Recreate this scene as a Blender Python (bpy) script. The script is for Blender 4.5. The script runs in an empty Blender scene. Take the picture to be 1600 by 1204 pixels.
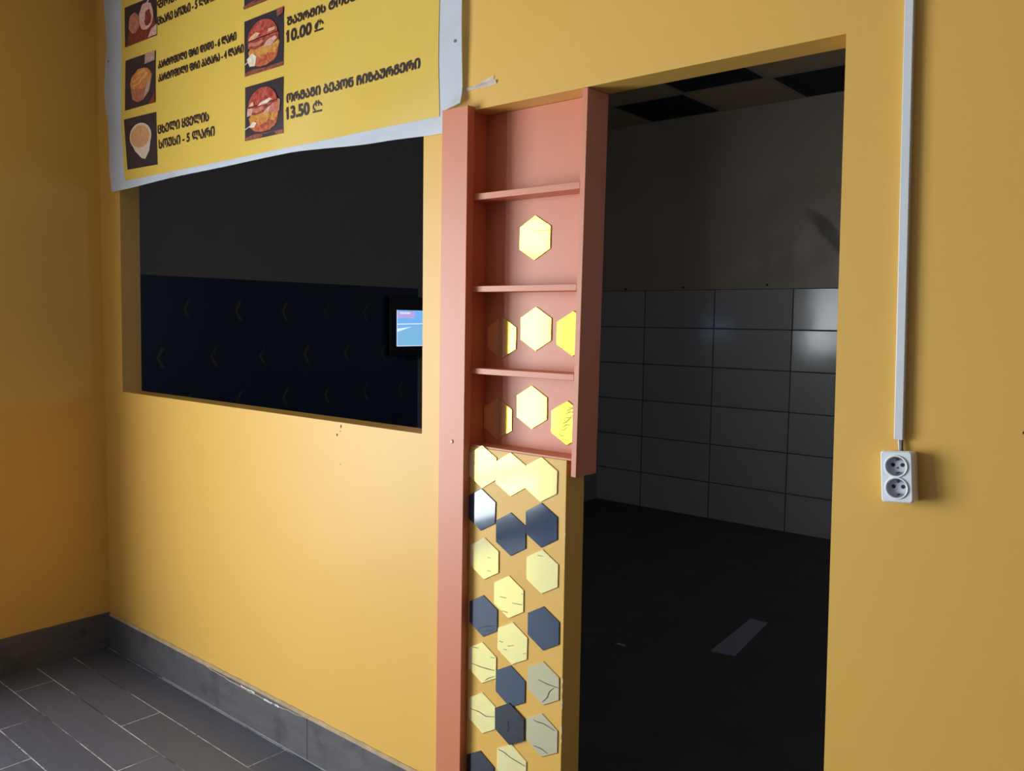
import bpy, bmesh, math, random
from mathutils import Vector, Matrix

# ------------------------------------------------------------------ camera
sc = bpy.context.scene
col = sc.collection
R3 = ((0.76150915, 0.64800838, 0.01374599),      # camera right in world axes
      (0.06030395, -0.04971861, -0.99694107),    # camera down
      (-0.64534274, 0.76000868, -0.07693864))    # camera forward
cd = bpy.data.cameras.new('camera')
cam = bpy.data.objects.new('camera', cd)
col.objects.link(cam)
cam.matrix_world = Matrix(((R3[0][0], -R3[1][0], -R3[2][0], 0.0),
                           (R3[0][1], -R3[1][1], -R3[2][1], -1.7),
                           (R3[0][2], -R3[1][2], -R3[2][2], 1.525),
                           (0, 0, 0, 1)))
cd.sensor_fit = 'HORIZONTAL'
cd.sensor_width = 36.0
cd.lens = 36.0 * 1317.42 / 1600.0
cd.clip_start = 0.02
sc.camera = cam

# ------------------------------------------------------------------ world, daylight, exposure
w = bpy.data.worlds.new('world')
sc.world = w
w.use_nodes = True
w.node_tree.nodes['Background'].inputs[0].default_value = (0.55, 0.7, 1.0, 1)
w.node_tree.nodes['Background'].inputs[1].default_value = 0.6
sc.view_settings.view_transform = 'Standard'
sc.view_settings.look = 'None'
sc.view_settings.gamma = 1.0
sc.view_settings.use_curve_mapping = False
sc.view_settings.exposure = 0.0
sc.cycles.use_denoising = True
sc.cycles.max_bounces = 10
sc.cycles.diffuse_bounces = 5


def area(name, loc, size, direction, power, color):
    l = bpy.data.lights.new(name, 'AREA')
    l.shape = 'RECTANGLE'
    l.size, l.size_y = size
    l.energy = power
    l.color = color
    o = bpy.data.objects.new(name, l)
    o.location = loc
    o.rotation_euler = Vector(direction).to_track_quat('-Z', 'Y').to_euler()
    col.objects.link(o)
    return o


# daylight through the glazed shop front in the left wall
WY0, WY1, WZ0, WZ1 = -4.2, -1.3, 0.08, 2.35
area('shop_front_daylight', (-3.98, (WY0 + WY1) / 2, (WZ0 + WZ1) / 2), (WY1 - WY0, WZ1 - WZ0), (1, 0, 0), 308, (0.88, 0.96, 1.0))
# weak bluish fill lamp, added out of view at the wall behind the camera
area('rear_fill_light', (-2.6, -4.95, 0.9), (1.6, 1.7), (0, 1, 0), 3, (0.70, 0.84, 1.0))
# faint bluish fill lamp, added out of view at the side of the back room
area('back_room_fill_light', (1.55, 1.6, 1.7), (0.7, 0.9), (-1, 0.1, 0), 9.0, (0.55, 0.72, 1.0))

# ------------------------------------------------------------------ node helpers


def srgb(r, g, b):
    f = lambda c: (c / 255 / 12.92) if c / 255 <= 0.04045 else ((c / 255 + 0.055) / 1.055) ** 2.4
    return (f(r), f(g), f(b), 1)


class NT:
    def __init__(self, name):
        self.m = bpy.data.materials.new(name)
        self.m.use_nodes = True
        self.t = self.m.node_tree
        self.b = self.t.nodes['Principled BSDF']

    def n(self, kind, **kw):
        nd = self.t.nodes.new(kind)
        for k, v in kw.items():
            setattr(nd, k, v)
        return nd

    def put(self, sock, v):
        if isinstance(v, bpy.types.NodeSocket):
            self.t.links.new(v, sock)
        elif v is not None:
            sock.default_value = v

    def pos(self):
        return self.n('ShaderNodeNewGeometry').outputs['Position']

    def xyz(self):
        s = self.n('ShaderNodeSeparateXYZ')
        self.put(s.inputs[0], self.pos())
        return s.outputs[0], s.outputs[1], s.outputs[2]

    def math(self, op, a, b=None, c=None, clamp=False):
        nd = self.n('ShaderNodeMath', operation=op, use_clamp=clamp)
        self.put(nd.inputs[0], a)
        if b is not None:
            self.put(nd.inputs[1], b)
        if c is not None:
            self.put(nd.inputs[2], c)
        return nd.outputs[0]

    def mix(self, fac, a, b):
        nd = self.n('ShaderNodeMix', data_type='RGBA')
        self.put(nd.inputs[0], fac)
        self.put(nd.inputs[6], a)
        self.put(nd.inputs[7], b)
        return nd.outputs[2]

    def noise(self, scale, detail=3.0, rough=0.5, vec=None, stretch=None):
        nd = self.n('ShaderNodeTexNoise')
        nd.inputs['Scale'].default_value = scale
        nd.inputs['Detail'].default_value = detail
        nd.inputs['Roughness'].default_value = rough
        v = vec if vec is not None else self.pos()
        if stretch:
            mp = self.n('ShaderNodeMapping')
            mp.inputs['Scale'].default_value = stretch
            self.put(mp.inputs[0], v)
            v = mp.outputs[0]
        self.put(nd.inputs['Vector'], v)
        return nd.outputs['Fac']

    def ramp(self, f, a, b):
        """smooth 0..1 between a and b"""
        nd = self.n('ShaderNodeMapRange', interpolation_type='SMOOTHSTEP')
        self.put(nd.inputs[0], f)
        nd.inputs[1].default_value, nd.inputs[2].default_value = a, b
        return nd.outputs[0]

    def bump(self, h, strength, dist=0.01):
        nd = self.n('ShaderNodeBump')
        nd.inputs['Strength'].default_value = strength
        nd.inputs['Distance'].default_value = dist
        self.put(nd.inputs['Height'], h)
        self.put(self.b.inputs['Normal'], nd.outputs[0])

    def base(self, v):
        self.put(self.b.inputs['Base Color'], v)

    def set(self, rough=None, metal=None, spec=None, coat=None, coat_rough=None):
        for k, v in (('Roughness', rough), ('Metallic', metal), ('Specular IOR Level', spec),
                     ('Coat Weight', coat), ('Coat Roughness', coat_rough)):
            if v is not None:
                self.put(self.b.inputs[k], v)


def plain(name, c, rough=0.5, metal=0.0, spec=0.5, vary=0.06, scale=14.0, bump=0.0, coat=0.0):
    k = NT(name)
    f = k.noise(scale, 4)
    a = tuple(x * (1 - vary) for x in c[:3]) + (1,)
    b = tuple(min(1, x * (1 + vary)) for x in c[:3]) + (1,)
    k.base(k.mix(f, a, b))
    k.set(rough, metal, spec, coat)
    if bump:
        k.bump(k.noise(scale * 6, 4), bump, 0.004)
    return k.m


def emit(name, c, strength):
    k = NT(name)
    f = k.noise(30, 2)
    d = tuple(x * 0.92 for x in c[:3]) + (1,)
    v = k.mix(f, d, c)
    k.put(k.b.inputs['Emission Color'], v)
    k.b.inputs['Emission Strength'].default_value = strength
    k.base((0.01, 0.01, 0.01, 1))
    k.set(0.3)
    return k.m


# ------------------------------------------------------------------ materials
def wall_paint(name, c, rough=0.42):
    k = NT(name)
    f = k.noise(1.6, 3)
    g = k.noise(38, 4, 0.6)
    a = tuple(x * 0.95 for x in c) + (1,)
    b = tuple(x * 1.03 for x in c) + (1,)
    k.base(k.mix(f, a, b))
    k.set(rough, spec=0.4)
    k.bump(g, 0.12, 0.003)
    return k.m


M = {}
M['yellow'] = wall_paint('yellow_wall_paint', (0.795, 0.462, 0.098))
M['plaster'] = None
M['orange'] = plain('orange_laminate', (0.64, 0.195, 0.092, 1), 0.47, spec=0.75, vary=0.04, scale=6, bump=0.03)
M['front_ceiling'] = plain('white_ceiling_paint', (0.36, 0.35, 0.34, 1), 0.8)
M['room_paint'] = plain('taupe_wall_paint', (0.25, 0.22, 0.20, 1), 0.7)
M['white_vinyl'] = plain('white_banner_vinyl', (0.86, 0.90, 0.97, 1), 0.42, vary=0.03, scale=5)
M['yellow_print'] = plain('yellow_banner_print', (0.74, 0.50, 0.085, 1), 0.36, vary=0.04, scale=5)
M['ink'] = plain('dark_brown_ink', (0.030, 0.012, 0.012, 1), 0.45)
M['plastic'] = plain('white_plastic', (0.74, 0.76, 0.80, 1), 0.3, vary=0.02)
M['socket_white'] = plain('bright_white_plastic', (0.86, 0.89, 0.94, 1), 0.25, vary=0.02)
M['recess_shade'] = plain('white_plastic_painted_recess_shade', (0.62, 0.65, 0.72, 1), 0.35, vary=0.03)  # socket insert, shade of the recess put into the colour
M['hole'] = plain('dark_hole', (0.008, 0.008, 0.012, 1), 0.6)
M['contact'] = plain('earth_contact_metal', (0.09, 0.085, 0.08, 1), 0.35, metal=0.7)
M['black'] = plain('black_plastic', (0.010, 0.011, 0.014, 1), 0.4)
M['grey_wire'] = plain('grey_cable_sheath', (0.10, 0.085, 0.08, 1), 0.5)
M['white_wire'] = plain('white_cable_sheath', (0.62, 0.64, 0.66, 1), 0.4)
M['tape'] = plain('crumpled_clear_tape', (0.96, 0.86, 0.78, 1), 0.22, vary=0.12, scale=90, bump=0.3)
M['chip'] = plain('dark_wall_chip', (0.06, 0.035, 0.02, 1), 0.8)
M['screw'] = plain('screw_steel', (0.30, 0.22, 0.18, 1), 0.35, metal=0.6)
M['caulk'] = plain('old_caulk', (0.42, 0.30, 0.17, 1), 0.8, vary=0.35, scale=24)
M['grout'] = plain('light_grey_grout', (0.36, 0.36, 0.38, 1), 0.8, vary=0.4, scale=9)
M['scrape'] = plain('white_scrape', (0.75, 0.76, 0.74, 1), 0.7, vary=0.3, scale=60)
M['board_grey'] = plain('grey_loose_board', (0.30, 0.33, 0.40, 1), 0.5)
M['frame'] = plain('shop_front_aluminium', (0.55, 0.56, 0.58, 1), 0.35, metal=0.4)


def gold(name, a, b, gloss):
    k = NT(name)
    f = k.noise(5, 3)
    k.base(k.mix(f, a, b))
    k.set(0.35, 0.0, 0.3)
    k.bump(k.noise(9, 2), 0.03, 0.01)
    gl = k.n('ShaderNodeBsdfAnisotropic')
    gl.inputs['Color'].default_value = (1.0, 0.83, 0.055, 1)
    gl.inputs['Roughness'].default_value = 0.09
    ms = k.n('ShaderNodeMixShader')
    ms.inputs[0].default_value = gloss
    k.put(ms.inputs[1], k.b.outputs[0])
    k.put(ms.inputs[2], gl.outputs[0])
    k.put(k.t.nodes['Material Output'].inputs['Surface'], ms.outputs[0])
    return k.m


def dark_mirror(name, a, b):
    k = NT(name)
    f = k.noise(7, 3)
    k.base(k.mix(f, a, b))
    k.set(0.10, 0.0, 0.6, 0.5)
    k.bump(k.noise(9, 2), 0.03, 0.01)
    return k.m


M['gold'] = gold('gold_mirror_acrylic', (0.98, 0.90, 0.60, 1), (1.0, 0.95, 0.70, 1), 0.42)
M['niche_gold'] = gold('clear_gold_mirror_acrylic', (0.98, 0.88, 0.55, 1), (1.0, 0.93, 0.65, 1), 0.8)
M['gold_grey_reflection'] = gold('gold_mirror_painted_grey_reflection', (0.50, 0.47, 0.34, 1), (0.60, 0.57, 0.43, 1), 0.12)  # gold tiles with the pier's dark reflection put into their colour
M['dark'] = dark_mirror('dark_blue_mirror_acrylic', (0.024, 0.044, 0.088, 1), (0.034, 0.060, 0.115, 1))
M['navy_tile'] = dark_mirror('navy_mirror_acrylic', (0.006, 0.010, 0.022, 1), (0.012, 0.018, 0.036, 1))
M['crack'] = plain('dark_scratch', (0.035, 0.028, 0.02, 1), 0.6)


def far_plaster():
    k = NT('grimy_cream_plaster')
    x, y, z = k.xyz()
    f = k.noise(2.2, 4)
    c = k.mix(f, (0.44, 0.36, 0.26, 1), (0.58, 0.49, 0.37, 1))
    # a dark smear across the plaster
    d = k.math('ADD', k.math('MULTIPLY', k.math('SUBTRACT', x, -2.38), 0.72), k.math('MULTIPLY', k.math('SUBTRACT', z, 2.367), 0.69))
    wob = k.math('MULTIPLY', k.math('SUBTRACT', k.noise(7, 3), 0.5), 0.14)
    d = k.math('ABSOLUTE', k.math('ADD', d, wob))
    band = k.math('SUBTRACT', 1.0, k.ramp(d, 0.015, 0.065))
    along = k.ramp(x, -2.42, -2.25)
    c = k.mix(k.math('MULTIPLY', k.math('MULTIPLY', band, along), 0.75), c, (0.10, 0.07, 0.045, 1))
    k.base(c)
    k.set(0.38, spec=0.5)
    wv = k.noise(1.7, 2)
    k.bump(wv, 0.6, 0.08)
    return k.m


def far_tiles():
    k = NT('white_wall_tiles')
    x, y, z = k.xyz()
    u = k.math('DIVIDE', k.math('ADD', x, 3.043), 0.62)
    v = k.math('DIVIDE', k.math('SUBTRACT', z, 1.783), 0.30)
    fu, fv = k.math('FRACT', u), k.math('FRACT', v)
    eu = k.math('MULTIPLY', k.math('MINIMUM', fu, k.math('SUBTRACT', 1.0, fu)), 0.62)
    ev = k.math('MULTIPLY', k.math('MINIMUM', fv, k.math('SUBTRACT', 1.0, fv)), 0.30)
    e = k.math('MINIMUM', eu, ev)
    g = k.ramp(e, 0.002, 0.006)
    wn = k.n('ShaderNodeTexWhiteNoise')
    cb = k.n('ShaderNodeCombineXYZ')
    k.put(cb.inputs[0], k.math('FLOOR', u))
    k.put(cb.inputs[1], k.math('FLOOR', v))
    k.put(wn.inputs['Vector'], cb.outputs[0])
    t = k.mix(wn.outputs['Value'], (0.50, 0.49, 0.48, 1), (0.58, 0.57, 0.56, 1))
    k.base(k.mix(g, (0.07, 0.065, 0.06, 1), t))
    k.set(k.math('SUBTRACT', 0.75, k.math('MULTIPLY', g, 0.62)), spec=0.5)
    k.bump(k.math('ADD', g, k.math('MULTIPLY', k.noise(3, 2), 0.6)), 0.25, 0.01)
    # the tiles are not laid quite flat: the last column leans a little
    bp = k.b.inputs['Normal'].links[0].from_node
    va = k.n('ShaderNodeVectorMath', operation='ADD')
    cv = k.n('ShaderNodeCombineXYZ')
    k.put(cv.inputs[0], k.math('ADD', k.math('MULTIPLY', k.ramp(x, -2.428, -2.426), 0.045), k.math('MULTIPLY', k.math('SUBTRACT', wn.outputs['Value'], 0.5), 0.012)))
    k.put(va.inputs[0], k.n('ShaderNodeNewGeometry').outputs['Normal'])
    k.put(va.inputs[1], cv.outputs[0])
    nv = k.n('ShaderNodeVectorMath', operation='NORMALIZE')
    k.put(nv.inputs[0], va.outputs[0])
    k.put(bp.inputs['Normal'], nv.outputs[0])
    return k.m


def back_ceiling():
    k = NT('checkered_ceiling_tiles')
    x, y, z = k.xyz()
    u = k.math('DIVIDE', k.math('ADD', x, 3.02), 0.62)
    v = k.math('DIVIDE', k.math('SUBTRACT', y, 3.67), 0.62)
    par = k.math('MODULO', k.math('ADD', k.math('ADD', k.math('FLOOR', u), k.math('FLOOR', v)), 40.0), 2.0)
    c = k.mix(par, (0.56, 0.40, 0.22, 1), (0.008, 0.008, 0.010, 1))
    fu, fv = k.math('FRACT', u), k.math('FRACT', v)
    e = k.math('MINIMUM', k.math('MINIMUM', fu, k.math('SUBTRACT', 1.0, fu)), k.math('MINIMUM', fv, k.math('SUBTRACT', 1.0, fv)))
    c = k.mix(k.ramp(e, 0.030, 0.036), (0.42, 0.36, 0.28, 1), c)
    k.base(c)
    k.set(0.7)
    return k.m


def navy_wall():
    k = NT('navy_wall_panels_with_gold_marks')
    x, y, z = k.xyz()
    row = k.math('FLOOR', k.math('DIVIDE', k.math('SUBTRACT', z, 0.945), 0.245))
    u = k.math('DIVIDE', k.math('ADD', k.math('SUBTRACT', y, 0.517), k.math('MULTIPLY', row, 0.147)), 0.294)
    fu = k.math('SUBTRACT', k.math('FRACT', k.math('ADD', u, 0.5)), 0.5)
    fv = k.math('SUBTRACT', k.math('FRACT', k.math('DIVIDE', k.math('SUBTRACT', z, 0.945), 0.245)), 0.5)
    line = k.math('ABSOLUTE', k.math('SUBTRACT', k.math('MULTIPLY', fu, 0.294), k.math('MULTIPLY', k.math('ABSOLUTE', k.math('MULTIPLY', fv, 0.245)), 0.55)))
    short = k.math('SUBTRACT', 1.0, k.ramp(k.math('ABSOLUTE', fv), 0.16, 0.26))
    mk = k.math('MULTIPLY', k.math('SUBTRACT', 1.0, k.ramp(line, 0.004, 0.012)), short)
    mk = k.math('MULTIPLY', mk, k.ramp(k.noise(4, 2), 0.38, 0.6))
    k.base(k.mix(mk, (0.014, 0.030, 0.075, 1), (0.16, 0.12, 0.05, 1)))
    k.set(0.34, spec=0.45)
    return k.m


def floor_planks():
    k = NT('dark_wood_plank_tiles')
    x, y, z = k.xyz()
    v = k.math('DIVIDE', k.math('ADD', y, 0.0165), 0.1532)
    row = k.math('FLOOR', v)
    off = k.math('MULTIPLY', row, 0.30)
    u = k.math('DIVIDE', k.math('ADD', k.math('ADD', x, 3.056 - 1.2), off), 0.90)
    fu, fv = k.math('FRACT', u), k.math('FRACT', v)
    eu = k.math('MULTIPLY', k.math('MINIMUM', fu, k.math('SUBTRACT', 1.0, fu)), 0.90)
    ev = k.math('MULTIPLY', k.math('MINIMUM', fv, k.math('SUBTRACT', 1.0, fv)), 0.1532)
    e = k.math('MINIMUM', eu, ev)
    worn = k.ramp(k.noise(2.3, 4, 0.6), 0.36, 0.52)
    fine = k.ramp(k.noise(55, 3), 0.25, 0.5)
    g = k.math('MULTIPLY', k.math('SUBTRACT', 1.0, k.ramp(e, 0.0010, 0.0026)), k.math('MULTIPLY', worn, fine))
    seam = k.math('SUBTRACT', 1.0, k.ramp(e, 0.001, 0.0032))
    wn = k.n('ShaderNodeTexWhiteNoise')
    cb = k.n('ShaderNodeCombineXYZ')
    k.put(cb.inputs[0], k.math('FLOOR', u))
    k.put(cb.inputs[1], row)
    k.put(wn.inputs['Vector'], cb.outputs[0])
    grain = k.noise(5, 6, 0.65, stretch=(1, 9, 1))
    tone = k.math('ADD', k.math('MULTIPLY', grain, 0.75), k.math('MULTIPLY', wn.outputs['Value'], 0.25))
    c = k.mix(tone, (0.050, 0.053, 0.074, 1), (0.135, 0.142, 0.190, 1))
    c = k.mix(seam, c, (0.035, 0.03, 0.03, 1))
    c = k.mix(g, c, (0.62, 0.62, 0.64, 1))
    k.base(c)
    k.set(k.math('ADD', 0.36, k.math('MULTIPLY', grain, 0.18)), spec=0.5)
    k.bump(k.math('SUBTRACT', k.math('MULTIPLY', grain, 0.35), k.math('MULTIPLY', seam, 0.6)), 0.25, 0.004)
    return k.m


def skirting():
    k = NT('dark_wood_skirting_tile')
    x, y, z = k.xyz()
    grain = k.noise(5, 6, 0.65, stretch=(1.2, 1.2, 8))
    blot = k.noise(9, 3)
    c = k.mix(grain, (0.060, 0.056, 0.062, 1), (0.165, 0.155, 0.165, 1))
    c = k.mix(k.math('MULTIPLY', k.ramp(blot, 0.52, 0.72), 0.6), c, (0.045, 0.04, 0.042, 1))
    k.base(c)
    k.set(0.42, spec=0.5)
    k.bump(grain, 0.15, 0.003)
    return k.m


M['plaster'] = far_plaster()
M['far_tile'] = far_tiles()
M['back_ceiling'] = back_ceiling()
M['navy'] = navy_wall()
M['floor'] = floor_planks()
M['skirting'] = skirting()
M['back_floor'] = plain('dirty_concrete_floor', (0.075, 0.07, 0.068, 1), 0.6, vary=0.35, scale=5, bump=0.2)
M['back_wall'] = plain('grey_plaster', (0.34, 0.31, 0.29, 1), 0.6, vary=0.08, scale=2)


# ------------------------------------------------------------------ mesh helpers
def link(name, bm, mats, parent=None, smooth=False):
    me = bpy.data.meshes.new(name)
    bmesh.ops.recalc_face_normals(bm, faces=bm.faces)
    bm.to_mesh(me)
    bm.free()
    for m in (mats if isinstance(mats, (list, tuple)) else [mats]):
        me.materials.append(m)
    if smooth:
        for p in me.polygons:
            p.use_smooth = True
        me.set_sharp_from_angle(angle=0.7)
    o = bpy.data.objects.new(name, me)
    col.objects.link(o)
    if parent is not None:
        o.parent = parent
        o.matrix_parent_inverse = parent.matrix_world.inverted()
    return o


def tag(o, label, cat, group=None):
    o['label'] = label
    o['category'] = cat
    if group:
        o['group'] = group
    return o


def structure(o):
    o['kind'] = 'structure'
    return o


def empty(name, loc, label, cat, group=None, rot=None):
    o = bpy.data.objects.new(name, None)
    o.empty_display_size = 0.05
    o.location = loc
    if rot:
        o.rotation_euler = rot
    col.objects.link(o)
    bpy.context.view_layer.update()
    return tag(o, label, cat, group)


def box(bm, x0, x1, y0, y1, z0, z1, dx=0.0, mat=0, bev=0.0):
    """box whose top is shifted by dx in x against its bottom"""
    vs = [bm.verts.new((x + (dx if z == z1 else 0), y, z)) for z in (z0, z1) for y in (y0, y1) for x in (x0, x1)]
    fs = [bm.faces.new([vs[i] for i in q]) for q in ((0, 2, 3, 1), (4, 5, 7, 6), (0, 1, 5, 4), (2, 6, 7, 3), (0, 4, 6, 2), (1, 3, 7, 5))]
    for f in fs:
        f.material_index = mat
    if bev:
        es = list({e for f in fs for e in f.edges})
        bmesh.ops.bevel(bm, geom=es, offset=bev, segments=2, affect='EDGES', profile=0.5)
    return fs


def boxes(name, lst, mat, parent=None, bev=0.0):
    bm = bmesh.new()
    for b in lst:
        box(bm, *b[:6], dx=(b[6] if len(b) > 6 else 0.0), bev=bev)
    return link(name, bm, mat, parent)


def grid_wall(xs, zs, holes, y0, y1):
    """slab in x and z with rectangular holes (index ranges), shared vertices, full reveals"""
    bm = bmesh.new()
    nx, nz = len(xs), len(zs)
    V = {(i, j, s): bm.verts.new((xs[i], (y0, y1)[s], zs[j])) for i in range(nx) for j in range(nz) for s in (0, 1)}
    full = lambda i, j: 0 <= i < nx - 1 and 0 <= j < nz - 1 and (i, j) not in holes
    for i in range(nx - 1):
        for j in range(nz - 1):
            if not full(i, j):
                continue
            bm.faces.new([V[i, j, 0], V[i + 1, j, 0], V[i + 1, j + 1, 0], V[i, j + 1, 0]])
            bm.faces.new([V[i, j, 1], V[i, j + 1, 1], V[i + 1, j + 1, 1], V[i + 1, j, 1]])
            for di, dj, a, b in ((-1, 0, (i, j), (i, j + 1)), (1, 0, (i + 1, j), (i + 1, j + 1)), (0, -1, (i, j), (i + 1, j)), (0, 1, (i, j + 1), (i + 1, j + 1))):
                if not full(i + di, j + dj):
                    bm.faces.new([V[a + (0,)], V[b + (0,)], V[b + (1,)], V[a + (1,)]])
    bmesh.ops.delete(bm, geom=[v for v in bm.verts if not v.link_faces], context='VERTS')
    return bm


def tube(bm, pts, r, n=8):
    rings = []
    for i, p in enumerate(pts):
        p = Vector(p)
        d = (Vector(pts[min(i + 1, len(pts) - 1)]) - Vector(pts[max(i - 1, 0)])).normalized()
        a = d.orthogonal().normalized()
        b = d.cross(a)
        rings.append([bm.verts.new(p + (a * math.cos(t) + b * math.sin(t)) * r) for t in [2 * math.pi * k / n for k in range(n)]])
    for q, s in zip(rings, rings[1:]):
        for k in range(n):
            bm.faces.new((q[k], q[(k + 1) % n], s[(k + 1) % n], s[k]))
    bm.faces.new(rings[0])
    bm.faces.new(rings[-1])


def ribbon(bm, pts, width, y, th=0.0004):
    """a thin raised line in a plane of constant y; pts are (x, z), width may taper at both ends"""
    n = len(pts)
    L, Rr = [], []
    for i, (x, z) in enumerate(pts):
        a, b = Vector(pts[max(i - 1, 0)]), Vector(pts[min(i + 1, n - 1)])
        d = (b - a).normalized()
        nrm = Vector((-d.y, d.x)) * width * (0.35 if i in (0, n - 1) else 0.6)
        L.append((x + nrm.x, z + nrm.y))
        Rr.append((x - nrm.x, z - nrm.y))
    ring = L + Rr[::-1]
    f0 = [bm.verts.new((x, y, z)) for x, z in ring]
    f1 = [bm.verts.new((x, y + th, z)) for x, z in ring]
    m = len(ring)
    for i in range(n - 1):
        bm.faces.new((f0[i], f0[i + 1], f0[m - 2 - i], f0[m - 1 - i]))
        bm.faces.new((f1[i], f1[m - 1 - i], f1[m - 2 - i], f1[i + 1]))
    for i in range(m):
        bm.faces.new((f0[i], f1[i], f1[(i + 1) % m], f0[(i + 1) % m]))


# ------------------------------------------------------------------ room shell
CEIL = 3.125
XL, XBL, XR = -3.855, -4.1, 3.0
YN, YF = -5.0, 4.29
T = 0.085                                     # thickness of the partition
bm = bmesh.new()
box(bm, XBL - 0.2, XR + 0.2, YN - 0.2, 0.0, -0.1, 0.0, mat=0)
box(bm, XBL - 0.2, XR + 0.2, 0.0, YF + 0.2, -0.1, 0.0, mat=1)
structure(link('floor', bm, [M['floor'], M['back_floor']]))
bm = bmesh.new()
box(bm, XBL - 0.2, XR + 0.2, YN - 0.2, 0.03, CEIL, CEIL + 0.1, mat=0)
box(bm, XBL - 0.2, XR + 0.2, 0.03, YF + 0.2, CEIL, CEIL + 0.1, mat=1)
structure(link('ceiling', bm, [M['front_ceiling'], M['back_ceiling']]))

# the yellow partition with the serving hatch and the doorway
xs = [XBL, -3.675, -1.787, -1.617, -0.595, XR]
zs = [0.0, 1.19, 2.089, 2.16, CEIL]
holes = {(1, 1), (1, 2), (3, 0), (3, 1)}
bm = grid_wall(xs, zs, holes, 0.0, T)
for v in bm.verts:
    if abs(v.co.x + 0.595) < 1e-4 and v.co.z < 2.0895:
        v.co.x = -0.604 + (2.089 - v.co.z) * 0.0128
    if abs(v.co.x + 3.675) < 1e-4:
        v.co.x = -3.68 if v.co.z < 1.5 else -3.666
wall_mid = structure(link('wall_middle', bm, M['yellow']))
for (x, z, s) in ((-2.183, 1.148, 0.0055), (-2.163, 1.177, 0.006), (-2.1665, 1.161, 0.003), (-2.166, 1.054, 0.003), (-0.266, 1.341, 0.003)):
    bm = bmesh.new()
    rr = [bm.verts.new((x + s * a * 0.6, -0.0006, z + s * b)) for a, b in ((-1, .2), (-.3, -1), (.6, -.5), (1, .6), (.2, 1))]
    bm.faces.new(rr)
    link('paint_chip', bm, M['chip'], wall_mid)

# left wall of the front room with the shop-front opening (slab along y)
bm = bmesh.new()
for (a0, a1, b0, b1) in ((YN, WY0, 0, CEIL), (WY1, 0.0, 0, CEIL), (WY0, WY1, WZ1, CEIL), (WY0, WY1, 0, WZ0)):
    box(bm, XBL, XL, a0, a1, b0, b1)
structure(link('wall_left', bm, M['yellow']))
fr = []
for yy in (WY0, -2.30, WY1 - 0.06):
    fr.append((-3.945, -3.885, yy, yy + 0.06, WZ0, WZ1))
for zz in (WZ0, 0.40, 1.94, WZ1 - 0.06):  # lower middle rail is an unseen addition, to draw a line in tile reflections
    fr.append((-3.945, -3.885, WY0 + 0.06, WY1 - 0.06, zz, zz + 0.06))
win = structure(boxes('window_1', fr, M['frame']))
boxes('pier', [(-3.97, -3.86, -3.62, -3.29, WZ0, WZ1)], plain('pier_painted_backlit_shade', (0.07, 0.06, 0.05, 1), 0.7), win)   # between the two panes; its backlit shade is put into the colour
structure(boxes('wall_right', [(XR, XR + 0.2, YN, YF, 0, CEIL)], M['room_paint']))
structure(boxes('wall_near', [(XBL, XR, YN - 0.2, YN, 0, CEIL)], M['room_paint']))

# back room
bm = bmesh.new()
box(bm, XBL - 0.2, XBL, T, YF, 0, CEIL)
for f in bm.faces:
    f.material_index = 0
far_left = structure(link('wall_far_left', bm, M['back_wall']))
boxes('navy_cladding', [(XBL, XBL + 0.008, T, 2.15, 0.0, 1.725)], M['navy'], far_left)
wall_far = structure(boxes('wall_far', [(XBL - 0.2, XR, YF, YF + 0.2, 0, CEIL)], M['plaster']))
boxes('tiling', [(XBL, XR, YF - 0.009, YF, 0, 1.783)], M['far_tile'], wall_far)
for (x, z) in ((-3.32, 1.802), (-2.627, 1.811), (-3.856, 1.796)):
    bm = bmesh.new()
    box(bm, x - 0.006, x + 0.006, YF - 0.012, YF, z - 0.008, z + 0.008, bev=0.002)
    link('nail', bm, M['black'], wall_far)

# skirting tiles
bm = bmesh.new()
box(bm, XL + 0.008, -2.343, -0.008, -0.0005, 0.0, 0.150, bev=0.0012)
box(bm, -2.341, -1.690, -0.008, -0.0005, 0.0, 0.150, bev=0.0012)
bb = structure(link('baseboard_middle', bm, M['skirting']))
bm = bmesh.new()
random.seed(4)
n = 90
top, bot = [], []
for i in range(n + 1):
    x = XL + 0.008 + (-1.692 - XL - 0.008) * i / n
    top.append((x, 0.1615 + random.uniform(-0.0015, 0.0015)))
    dip = 0.0
    if -3.0 < x < -2.36:
        dip = 0.012 * math.sin((x + 3.0) / 0.64 * math.pi) + random.uniform(0, 0.005)
    bot.append((x, 0.1495 - dip))
for i in range(n):
    q = []
    for (x, z) in (bot[i], bot[i + 1], top[i + 1], top[i]):
        q.append(bm.verts.new((x, -0.0088 if z < 0.155 else -0.0035, z)))
    bm.faces.new(q)
    q2 = [bm.verts.new((v.co.x, -0.0002, v.co.z)) for v in (q[3], q[2])]
    bm.faces.new((q[3], q[2], q2[1], q2[0]))
bmesh.ops.remove_doubles(bm, verts=bm.verts, dist=1e-5)
link('caulk', bm, M['caulk'], bb)
for (a, b, zz, h) in ((-2.75, -2.66, 0.1435, 0.006), (-2.60, -2.55, 0.1385, 0.006), (-2.53, -2.505, 0.139, 0.007)):
    m = 9
    bm = bmesh.new()
    up = [(a + (b - a) * i / m, zz + h * random.uniform(0.1, 0.9)) for i in range(m + 1)]
    dn = [(a + (b - a) * i / m, zz - h * random.uniform(0.1, 0.7)) for i in range(m + 1)]
    for i in range(m):
        bm.faces.new([bm.verts.new((x, -0.0096, z)) for x, z in (dn[i], dn[i + 1], up[i + 1], up[i])])
    bmesh.ops.remove_doubles(bm, verts=bm.verts, dist=1e-5)
    link('scrape', bm, M['scrape'], bb)
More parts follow.
